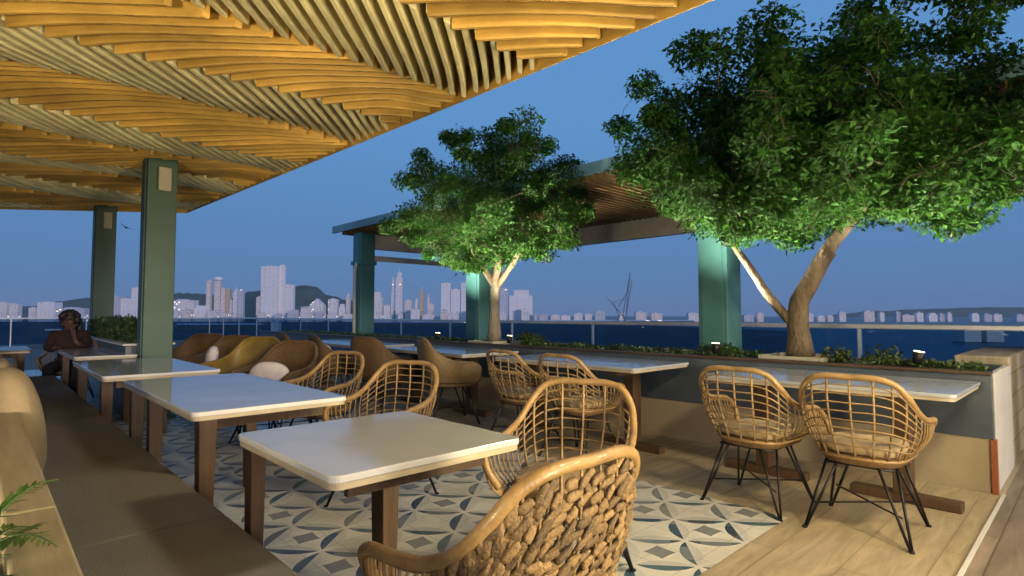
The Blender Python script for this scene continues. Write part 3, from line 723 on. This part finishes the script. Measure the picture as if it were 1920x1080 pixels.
def hedge(x0,x1,y0,y1,z0,z1,n,label,seed,name='hedge',size=.045):
    rr=random.Random(seed); t=empty(name,((x0+x1)/2,(y0+y1)/2,z0),0,label,'hedge','clipped hedges')
    mb=MB(); hx,hy,hz=(x1-x0)/2,(y1-y0)/2,z1-z0
    for i in range(n):
        p=Vector((rr.uniform(-hx,hx),rr.uniform(-hy,hy),rr.uniform(0,hz)))
        p.z*=.85+.3*noise.noise(Vector((p.x*4,p.y*3,seed)))
        a=Vector((rr.gauss(0,1),rr.gauss(0,1),rr.gauss(.3,1))).normalized(); b=a.cross(Vector((rr.gauss(0,1),rr.gauss(0,1),.5))).normalized()
        L=size*rr.uniform(.6,1.3); mb.add([p,p+a*L*.5+b*L*.3,p+a*L,p+a*L*.5-b*L*.3],[(0,1,2,3)])
    mb.build('foliage',M_hedge,t)
    s=MB(); k=int((y1-y0)/.25)
    for i in range(k): s.tube([(0,-hy+.12+i*.25,0),(rr.uniform(-.05,.05),-hy+.12+i*.25,hz*.8)],[.01,.004],5)
    s.build('stems',M_bark,t)
hedge(5.08,5.4,.62,1.35,.70,.86,2600,'low clipped hedge on the right end of the planter',1)
hedge(5.1,5.7,2.35,5.3,.70,.84,4200,'low clipped hedge between the two trees',2)
hedge(5.1,5.7,6.7,13.5,.70,.84,5000,'low clipped hedge running away beyond the smaller tree',3)
hp=empty('box_planter',(1.5,9.72,0),0,'grey box planter between the two green posts under a hedge','planter')
MB().box(-.24,.24,-1.75,1.75,0,.83).build('box',M_grey,hp,bevel=.006); MB().box(-.27,.27,-1.78,1.78,.832,.855).build('rim',M_beam,hp,bevel=.003)
hedge(1.30,1.72,8.0,11.45,.86,1.17,8000,'yellow green hedge between the two green posts on the left',4)

# ------------------------------------------------------------------ rear pavilion beyond the planter
def tpost(x,y,label,pipe=False):
    t=empty('pavilion_post',(x,y,0),0,label,'post','teal posts of the rear pavilion'); w=.34
    MB().box(-w/2,w/2,-w/2,w/2,.0,2.98).build('shaft',M_teal,t,bevel=.008)
    MB().box(-w/2-.012,-w/2-.001,-w/2+.05,w/2-.05,.02,2.9).build('cover_plate',M_teal,t)
    MB().box(-w/2-.05,w/2+.05,-w/2-.05,w/2+.05,.003,.03).build('base_plate',M_teal,t)
    if pipe:
        MB().box(-w/2-.03,w/2+.03,-w/2-.03,w/2+.03,2.28,2.36).build('bracket',M_teal,t)
        MB().tube([(-.23,-.03,.1),(-.23,-.03,2.15),(-.2,-.03,2.28),(-.17,-.03,2.33)],.035,8).build('downpipe',M_whitew,t,smooth=True)
    return t
tpost(6.05,2.97,'teal post standing behind the left limb of the larger tree')
tpost(6.05,7.15,'teal post right behind the smaller tree trunk')
tpost(6.05,11.08,'teal corner post with white downpipe at the left end of the rear pavilion',True)
tpost(6.05,-1.0,'teal post out of frame at the near right end of the pavilion')
rv=empty('pavilion_roof',(6.05,5,3.0),0,'flat teal edged roof of the rear pavilion with a brown slatted underside','roof')
MB().box(-.26,3.1,-11,6.95,.12,.17).build('roof_sheet',M_roofm,rv,bevel=.01)
MB().box(-.20,3.05,-10.95,6.85,.085,.117).build('soffit_board',M_back,rv)
s=MB(); y=-10.8
while y<6.8: s.box(-.18,3.0,y,y+.035,-.0,.084); y+=.12
s.build('soffit_slats',mat('soffit_wood',(.20,.12,.05),.6,var=.3,scale=2,island=.2),rv)
MB().box(3.06,3.18,-11,6.95,-.34,.10).build('rear_beam',M_beam,rv,bevel=.005)
MB().box(.2,3.05,6.0,6.1,-.36,-.03).build('end_beam',M_beam,rv,bevel=.005)
MB().box(.2,3.05,6.03,6.07,-.62,-.50).build('blind_tube',M_beam,rv)
MB().box(-.3,-.262,-11,7.0,.04,.20).build('gutter',M_roofm,rv,bevel=.005)
for y in (-4.0,0.0,4.0): pass

# ------------------------------------------------------------------ railing
def railing(pts_fn,n,label,ln):
    t=empty('glass_railing',pts_fn(0),0,label,'railing','glass railings at the terrace edge')
    o0=Vector(pts_fn(0)); a=Vector(pts_fn(0)); b=Vector(pts_fn(1)); d=(b-a).normalized(); nrm=Vector((-d.y,d.x,0))
    L=(b-a).length; rot=Matrix.Rotation(math.atan2(d.y,d.x),3,'Z')
    q=MB(); q.box(0,L,-.035,.035,1.035,1.09,rot=rot); q.build('top_rail',M_rail,t,bevel=.008)
    k=int(L/ln)
    for i in range(k+1):
        MB().box(i*ln-.014,i*ln+.014,-.02,0.02,.0,1.033,rot=rot).build('post',M_rail,t)
        if i<k: MB().box(i*ln+.03,(i+1)*ln-.03,-.006,.006,.08,1.03,rot=rot).build('glass_pane',M_glass,t)
railing(lambda s:Vector((7.6,-4+s*32,0)),16,'long glass railing with pale top rail at the terrace edge behind the trees',2.0)
railing(lambda s:Vector((-5.9+s*13.5,28.0,0)),8,'glass railing across the far left end of the terrace',2.25)

# ------------------------------------------------------------------ seated person
def skin(name,pts,edges,rads,m,parent,sub=2):
    me=bpy.data.meshes.new(name); me.from_pydata(pts,edges,[]); me.update(); me.materials.append(m)
    o=bpy.data.objects.new(name,me); COL.objects.link(o); o.parent=parent
    md=o.modifiers.new('skin','SKIN'); md.use_smooth_shade=True
    for i,r in enumerate(rads): me.skin_vertices[0].data[i].radius=(r,r)
    me.skin_vertices[0].data[0].use_root=True
    s=o.modifiers.new('sub','SUBSURF'); s.levels=sub; s.render_levels=sub
    return o
pe=empty('person',(.92,9.86,0),R(-18),'seated person with dark curly hair in dark red top resting a hand on the face','person')
bp=[(0,0,.52),(0,-.01,.70),(0,-.03,.90),(0,-.05,.99),(0,-.08,1.07),(0,-.10,1.16),
    (.17,-.04,.93),(.22,-.16,.76),(.13,-.30,.82),(.06,-.19,1.0),
    (-.17,-.04,.93),(-.22,-.14,.74),(-.05,-.32,.76),
    (.10,-.02,.50),(.13,-.42,.50),(.13,-.40,.10),(.13,-.52,.04),
    (-.10,-.02,.50),(-.13,-.42,.50),(-.13,-.38,.10),(-.13,-.50,.04)]
be=[(0,1),(1,2),(2,3),(3,4),(4,5),(2,6),(6,7),(7,8),(8,9),(2,10),(10,11),(11,12),(0,13),(13,14),(14,15),(15,16),(0,17),(17,18),(18,19),(19,20)]
br_=[.14,.12,.12,.05,.07,.07,.055,.042,.032,.026,.055,.042,.028,.085,.058,.036,.03,.085,.058,.036,.03]
# fingers
for hand,dirv in ((9,Vector((-.2,.1,1))),(12,Vector((.2,-1,.0)))):
    h=Vector(bp[hand])
    for k in range(5):
        off=Vector(((k-2)*.016,0,0)); i=len(bp); l=(.05,.07,.075,.068,.055)[k]
        p1=h+off+dirv.normalized()*.03; p2=p1+dirv.normalized()*l*.6+Vector((0,.01,0))
        bp += [tuple(p1),tuple(p2)]; be += [(hand,i),(i,i+1)]; br_ += [.010,.007]
skin('body',bp,be,br_,M_skin,pe)
jp=[(0,0,.50),(0,-.01,.70),(0,-.03,.90),(.17,-.04,.93),(.22,-.16,.76),(.14,-.28,.81),(-.17,-.04,.93),(-.22,-.14,.74),(-.09,-.28,.755)]
skin('top',jp,[(0,1),(1,2),(2,3),(3,4),(4,5),(2,6),(6,7),(7,8)],[.155,.14,.135,.075,.06,.048,.075,.06,.048],M_cloth,pe)
tp=[(0,0,.50),(.10,-.02,.50),(.13,-.42,.50),(.13,-.40,.12),(-.10,-.02,.50),(-.13,-.42,.50),(-.13,-.38,.12)]
skin('trousers',tp,[(0,1),(1,2),(2,3),(0,4),(4,5),(5,6)],[.13,.10,.072,.05,.10,.072,.05],M_trou,pe)
h=MB(); rr=random.Random(5)
for k in range(46):
    d=Vector((rr.gauss(0,1),rr.gauss(.55,1),rr.gauss(.35,1))).normalized(); c=Vector((0,-.075,1.13))+Vector((d.x*.095,d.y*.10+.015,d.z*.10))
    if d.y<-.5 and d.z<.4: continue
    h.ell(c,(.045,.045,.045),8,6,jit=.4)
for k in range(14): h.ell((rr.uniform(-.1,.1),rr.uniform(-.02,.05),rr.uniform(.95,1.08)),(.045,.04,.06),8,6,jit=.4)
h.ell((0,-.055,1.16),(.088,.092,.082),14,10,jit=.3)
h.build('hair',M_hair,pe,smooth=True)
fc=MB(); fc.ell((0,-.178,1.115),(.012,.018,.02),8,6); fc.build('nose',M_skin,pe,smooth=True)
e=MB(); e.ell((.03,-.162,1.135),(.012,.008,.007),8,6); e.ell((-.03,-.162,1.135),(.012,.008,.007),8,6); e.build('eyes',M_hair,pe,smooth=True)
mo=MB(); mo.ell((0,-.168,1.083),(.022,.008,.006),8,6); mo.build('mouth',M_cloth,pe,smooth=True)
c=copy_tree(grid0); c.location=(.92,9.92,0); c.rotation_euler=(0,0,R(162)); c['label']='rattan chair that the seated person at the far left sits on'

# ------------------------------------------------------------------ city, hills, harbour
DC=2200
def hill(pts,D,label,depth=500):
    # ridge traced as heights, given real depth with rounded flanks
    name='hill'; mb=MB(); rows=[]; n=60; xs=[p[0] for p in pts]
    def hy(x):
        for (a,b),(c,d) in zip(pts,pts[1:]):
            if a<=x<=c:
                t=(x-a)/(c-a); t=t*t*(3-2*t); return b+(d-b)*t
        return pts[-1][1]
    M=9
    for j in range(M):
        q=j/(M-1); k=math.sin(math.pi*q)
        for i in range(n+1):
            x=xs[0]+(xs[-1]-xs[0])*i/n; p=P(x,hy(x),D); base=-26
            z=base+(p.z-base)*k*(1+.05*noise.noise(Vector((x*.03,q*4,1))))
            f=(D+(q-.5)*depth)/D; mb.v.append((p.x*f,p.y*f,z+ (1.5*noise.noise(Vector((x*.2,q*9,3))))*k*D/700))
    for j in range(M-1):
        for i in range(n): a=j*(n+1)+i; mb.f.append((a,a+1,a+n+2,a+n+1))
    o=mb.build(name,M_hill,smooth=True); tag(o,label,kind='structure'); return o
hill([(448,600),(462,546),(500,541),(560,535),(590,538),(615,552),(650,562),(700,572),(760,586),(800,596)],3000,'dark hill behind the tallest tower')
hill([(200,590),(300,556),(340,549),(390,552),(450,560),(520,596)],3300,'low hill behind the left towers')
hill([(-300,580),(0,578),(60,574),(110,565),(165,558),(230,556),(300,570),(360,596)],3400,'low hill at the far left')
hill([(1500,597),(1650,583),(1750,579),(1850,576),(1950,577),(2100,580),(2300,590)],6000,'faint far shore at the right')
def bld(x0,x1,ytop,label,m=0,D=DC,style='box',name='tower_block',base=-25.5):
    a=P(x0,ytop,D); b=P(x1,ytop,D); wdt=(b-a).length; H=a.z-base; c=(a+b)/2
    t=empty(name,(c.x,c.y,base),-YAW,label,'building','buildings of the far skyline')
    w2=wdt/2; dp=min(max(wdt*.6,14),40); mm=M_fac[m]
    if style=='box':
        MB().box(-w2,w2,-dp/2,dp/2,0,H).build('wall',mm,t)
        MB().box(-w2*.5,w2*.3,-dp*.3,dp*.3,H+.05,H+4).build('rooftop_plant',M_fac[2],t)
    elif style=='step':
        MB().box(-w2,w2,-dp/2,dp/2,0,H*.82).build('wall',mm,t); MB().box(-w2*.6,w2*.7,-dp*.4,dp*.4,H*.82+.05,H).build('upper_storeys',mm,t)
    elif style=='spire':
        MB().box(-w2,w2,-dp/2,dp/2,0,H*.82).build('wall',mm,t); MB().box(-w2*.6,w2*.6,-dp*.3,dp*.3,H*.82+.05,H*.92).build('crown',mm,t)
        MB().tube([(0,0,H*.92),(0,0,H)],[1.6,.5],6).build('spire',M_fac[0],t)
    elif style=='disc':
        MB().box(-w2,w2,-dp/2,dp/2,0,H*.90).build('wall',mm,t); MB().ell((0,0,H*.95),(w2*1.5,w2*1.2,H*.055),14,8).build('round_top',M_fac[3],t,smooth=True)
    elif style=='sail':
        mb=MB(); mb.add([(-w2,-dp/2,0),(w2,-dp/2,0),(w2,dp/2,0),(-w2,dp/2,0),(w2*.2,-dp*.3,H),(w2,-dp*.3,H*.9),(w2,dp*.3,H*.9),(w2*.2,dp*.3,H)],[(3,2,1,0),(4,5,6,7),(0,1,5,4),(1,2,6,5),(2,3,7,6),(3,0,4,7)]); mb.build('wall',mm,t)
    elif style=='gable':
        mb=MB(); mb.add([(-w2,-dp/2,0),(w2,-dp/2,0),(w2,dp/2,0),(-w2,dp/2,0),(-w2,-dp/2,H*.7),(w2,-dp/2,H*.7),(w2,dp/2,H*.7),(-w2,dp/2,H*.7),(0,-dp/2,H),(0,dp/2,H)],[(0,1,5,8,4),(1,2,6,5),(2,3,7,9,6),(3,0,4,7),(4,8,9,7),(5,6,9,8)]); mb.build('wall',mm,t)
        for sx in (-.6,-.2,.2,.6): MB().box(w2*sx-2,w2*sx+2,-dp/2-1,-dp/2-.1,4,H*.62).build('arch_bay',M_fac[2],t)
    return t
B=[(325,368,563,'long white low block just right of the near green post',0,'box'),(366,392,573,'low pale block left of the slim towers',3,'step'),
(389,397,527,'slim pinkish tower, leftmost of the left cluster',1,'box'),(404,415,519,'tower with a rounded white top in the left cluster',1,'disc'),
(416,424,541,'pinkish slab right beside the round topped tower',1,'box'),(425,433,542,'pale slab with a warm edge right of the pinkish slab',4,'box'),
(431,436,563,'very narrow short white tower right of the left cluster',0,'box'),(439,447,537,'pale tower with a pointed crown left of the dark hill',0,'spire'),
(448,458,545,'grey tower at the left foot of the dark hill',2,'box'),(482,493,557,'small pale block left of the tallest white tower',1,'box'),
(494,526,500,'tallest broad white tower, left slab of the pair',3,'box'),(526,536,497,'tall core of the broad white tower',3,'box'),(536,552,534,'lower right shoulder block of the broad white tower',3,'box'),
(566,582,575,'tiny domed white building below the hill',0,'disc'),(583,609,560,'white arched gabled hall below the hill',0,'gable'),(617,634,561,'square white block right of the arched hall',0,'box'),
(636,648,570,'low pale block between the white block and a slim tower',3,'step'),(650,657,548,'slim tower with a mast left of the teal corner post',1,'spire'),
(697,718,548,'wide tower just right of the teal corner post',0,'step'),(720,732,572,'small low block between the wide tower and the sail tower',3,'box'),
(733,739,518,'tall sail shaped slim tower',0,'sail'),(743,755,503,'tallest slim tower with a spire right of the sail tower',0,'spire'),
(760,772,563,'short pinkish block right of the spired tower',1,'box'),(779,784,556,'short slim mast tower left of the golden tower',0,'spire'),
(788,795,537,'narrow golden tower right of the spired towers',4,'spire'),(802,806,549,'thin pinkish tower right of the golden tower',1,'spire'),(806,814,570,'short block at the foot of the thin pinkish tower',1,'box'),
(828,845,531,'plain pale slab, left of three behind the middle teal post',3,'box'),(846,863,543,'plain pale slab, lower middle one of three left of the middle teal post',3,'box'),
(865,886,530,'plain pale slab touching the middle teal post',3,'box'),(938,953,541,'plain grey slab right of the smaller tree trunk',2,'box'),(955,998,544,'broad plain pale block right of the smaller tree trunk',3,'step'),
(0,18,567,'white low block at the left edge of the view',0,'box'),(22,38,570,'second white low block from the left edge',0,'box'),(57,70,577,'tiny white low house left of the pale warehouse',0,'box'),
(78,110,567,'pale warehouse left of the seated person',3,'box'),(112,166,578,'long low grey hall behind the seated person',2,'box'),
(205,231,556,'flat roofed hall with an overhanging roof between the green posts',2,'box'),(231,250,560,'pale block between the green posts',3,'box'),(251,272,540,'white tower partly hidden by the near green post',3,'box')]
for (x0,x1,yt,l,m,st) in B: bld(x0,x1,yt,l,m,DC,st)
# low waterfront roofs spread along the shore
rr=random.Random(3); i=0; x=325
spots_=[]
while x<1920:
    wd=rr.uniform(7,22); yt=rr.uniform(580,589) if x<1000 else rr.uniform(584,592)
    if rr.random()<.72: spots_.append((x,x+wd,yt))
    x+=wd+rr.uniform(1,14)
cnt={}; ORD='first second third fourth fifth sixth seventh eighth ninth tenth eleventh twelfth thirteenth fourteenth fifteenth sixteenth seventeenth eighteenth nineteenth twentieth'.split()

side=['left of the corner post','between corner post and smaller tree','between the two trees','right of the larger tree trunk']
for k,(a,b,yt) in enumerate(spots_):
    s=side[0] if a<670 else side[1] if a<925 else side[2] if a<1500 else side[3]
    cnt[s]=cnt.get(s,0)+1
    t=bld(a,b,yt,'%s low pale waterfront building from the left, %s'%(ORD[cnt[s]-1],s),rr.choice((0,0,3,2,1)),DC-60,'step' if rr.random()<.4 else 'box','waterfront_building')
    t['group']='low waterfront buildings '+s
# harbour crane
cr_=empty('harbour_crane',tuple(P(1165,600,1200)*1.0),-YAW,'lattice harbour crane with raised boom on the horizon between the trees','crane')
cr_.location.z=-25.5; k=1200/1050
cz=MB(); s_=k
def C(px,py): return Vector(((px-1165)*s_,0,26.7+(590-py)*s_))
for (a,b) in (((1168,592),(1182,512)),((1174,592),(1186,525)),((1168,592),(1138,558)),((1160,590),(1150,566)),((1182,512),(1174,592)),((1160,575),(1178,545)),((1150,566),(1176,560))):
    for dy in (-3,3): cz.tube([C(*a)+Vector((0,dy,0)),C(*b)+Vector((0,dy*.3,0))],.4,5)
for i in range(8):
    q=i/8; a=C(1168+14*q,592-80*q); b=C(1174+12*q,592-67*q); cz.tube([a+Vector((0,-3+2*q,0)),b+Vector((0,3-2*q,0))],.22,4)
cz.build('boom',mat('crane_steel',(.12,.13,.17),.7,var=.2),cr_)
q=MB()
for sx in (-12,12):
    for sy in (-6,6): q.tube([(sx,sy,0),(sx*.3,sy*.6,27)],.9,5)
q.build('legs',MATS['crane_steel'],cr_)
# trucks and sheds on the quay, seen through the glass
def truck(px,py,D,w,label,m):
    p=P(px,py,D); t=empty('lorry',(p.x,p.y,-25.6),-YAW+R(5),label,'lorry','lorries on the quay')
    MB().box(-w/2,w/2-3.2,-1.3,1.3,1.2,4.0).build('trailer',m,t); MB().box(w/2-3,w/2,-1.2,1.2,.9,3.4).build('cab',M_fac[0],t)
    q=MB()
    for x in (-w/2+1.5,-w/2+3,w/2-4.5,w/2-1.2):
        for y in (-1.2,1.2): q.tube([(x,y-.2,.6),(x,y+.2,.6)],.6,10)
    q.build('wheels',M_black,t)
truck(385,634,560,18,'white lorry on the quay right of the near green post',M_white)
truck(420,636,545,22,'dark lorry behind a rail post on the quay',M_land)
truck(100,618,900,24,'pale lorry on the quay left of the seated person',M_white)
def shed(px0,px1,py0,D,label,m,h):
    a=P(px0,py0,D); b=P(px1,py0,D); c=(a+b)/2; w_=(b-a).length
    t=empty('quay_shed',(c.x,c.y,-25.6),-YAW,label,'shed','sheds on the quay')
    MB().box(-w_/2,w_/2,-8,8,0,h).build('wall',m,t)
    MB().add([(-w_/2-1,-9,h+.05),(w_/2+1,-9,h+.05),(w_/2+1,9,h+.05),(-w_/2-1,9,h+.05),(-w_/2-1,0,h+2.5),(w_/2+1,0,h+2.5)],[(0,1,5,4),(2,3,4,5),(0,4,3),(1,2,5)]).build('roof',M_fac[2],t)
M_shed=mat('dark_shed',(.05,.085,.11),.8,var=.3)
shed(335,490,618,1000,'long dark teal shed on the quay below the left towers',M_shed,9)
shed(1797,1828,641,560,'white building low on the right seen through the railing',M_white,12)
shed(1838,1870,641,560,'right one of two white buildings seen through the right railing',M_white,12)
shed(512,523,625,800,'narrow pale shed below the tallest tower',M_fac[2],16)
shed(700,900,612,1300,'long dark shed behind the railing below the slim towers',M_shed,8)
shed(1000,1300,608,1500,'very long dark warehouse between the trees',M_shed,10)
# small kite or bird in the sky between the green posts
bd=MB(); bd.ell((0,0,0),(.1,.32,.08),8,6); bd.add([(0,.05,0),(.75,.02,.12),(.7,-.12,.1),(0,-.15,0)],[(0,1,2,3)]); bd.add([(0,.05,0),(-.75,.02,.12),(-.7,-.12,.1),(0,-.15,0)],[(3,2,1,0)])
o=bd.build('bird',M_black,None,smooth=False); o.location=P(237,427,60); o.rotation_euler=(0,R(20),R(20)); tag(o,'tiny dark bird flying in the sky between the two green posts','bird')

# ------------------------------------------------------------------ warm lamps added out of frame to light the terrace (beside and behind the viewer)
def lamp(x,y,z,tx,ty,tz,e,size,label,col=(1,.81,.46),name='added_lamp'):
    t=empty(name,(x,y,z),0,label,'lamp','added warm lamps out of frame')
    d=(Vector((tx,ty,tz))-Vector((x,y,z))).normalized(); rot=(-d).to_track_quat('Z','Y').to_matrix()
    MB().box(-size/2-.02,size/2+.02,-size/2-.02,size/2+.02,.004,.05,rot=rot).build('housing',M_black,t)
    MB().box(-size/2,size/2,-size/2,size/2,-.0,.003,rot=rot).build('diffuser',M_lampe,t)
    ld=bpy.data.lights.new('added_lamp_light','AREA'); lo=bpy.data.objects.new('added_lamp_light',ld); COL.objects.link(lo); lo.parent=t
    ld.shape='SQUARE'; ld.size=size; ld.energy=e; ld.color=col; lo.location=d*.02; lo.rotation_euler=rot.to_euler()
lamp(2.0,-1.5,.9,1.4,2.9,3.1,135,.4,'added warm uplight, out of frame behind the viewer, washing the canopy')
lamp(-1.8,.6,1.0,1.2,4.6,3.2,115,.4,'added warm uplight, out of frame left of the viewer, washing the canopy')
lamp(2.6,-.6,2.75,2.3,2.2,0,85,.35,'added warm downlight, out of frame above the viewer, shining on the floor and chairs')
lamp(4.9,-2.2,2.7,3.9,1.0,0,80,.35,'added warm downlight, out of frame right of the viewer, shining on the wall table')

# ------------------------------------------------------------------ evening haze over the bay
hz=bpy.data.materials.new('haze_air'); hz.use_nodes=True; t=hz.node_tree
t.nodes.remove(t.nodes['Principled BSDF']); pv=nd(t,'ShaderNodeVolumePrincipled'); pv.inputs['Color'].default_value=(.86,.93,1,1); pv.inputs['Density'].default_value=4e-5
t.links.new(pv.outputs[0],t.nodes['Material Output'].inputs['Volume'])
o=MB().box(-9100,9100,-4100,12100,-28,330).build('haze',hz); tag(o,kind='stuff')
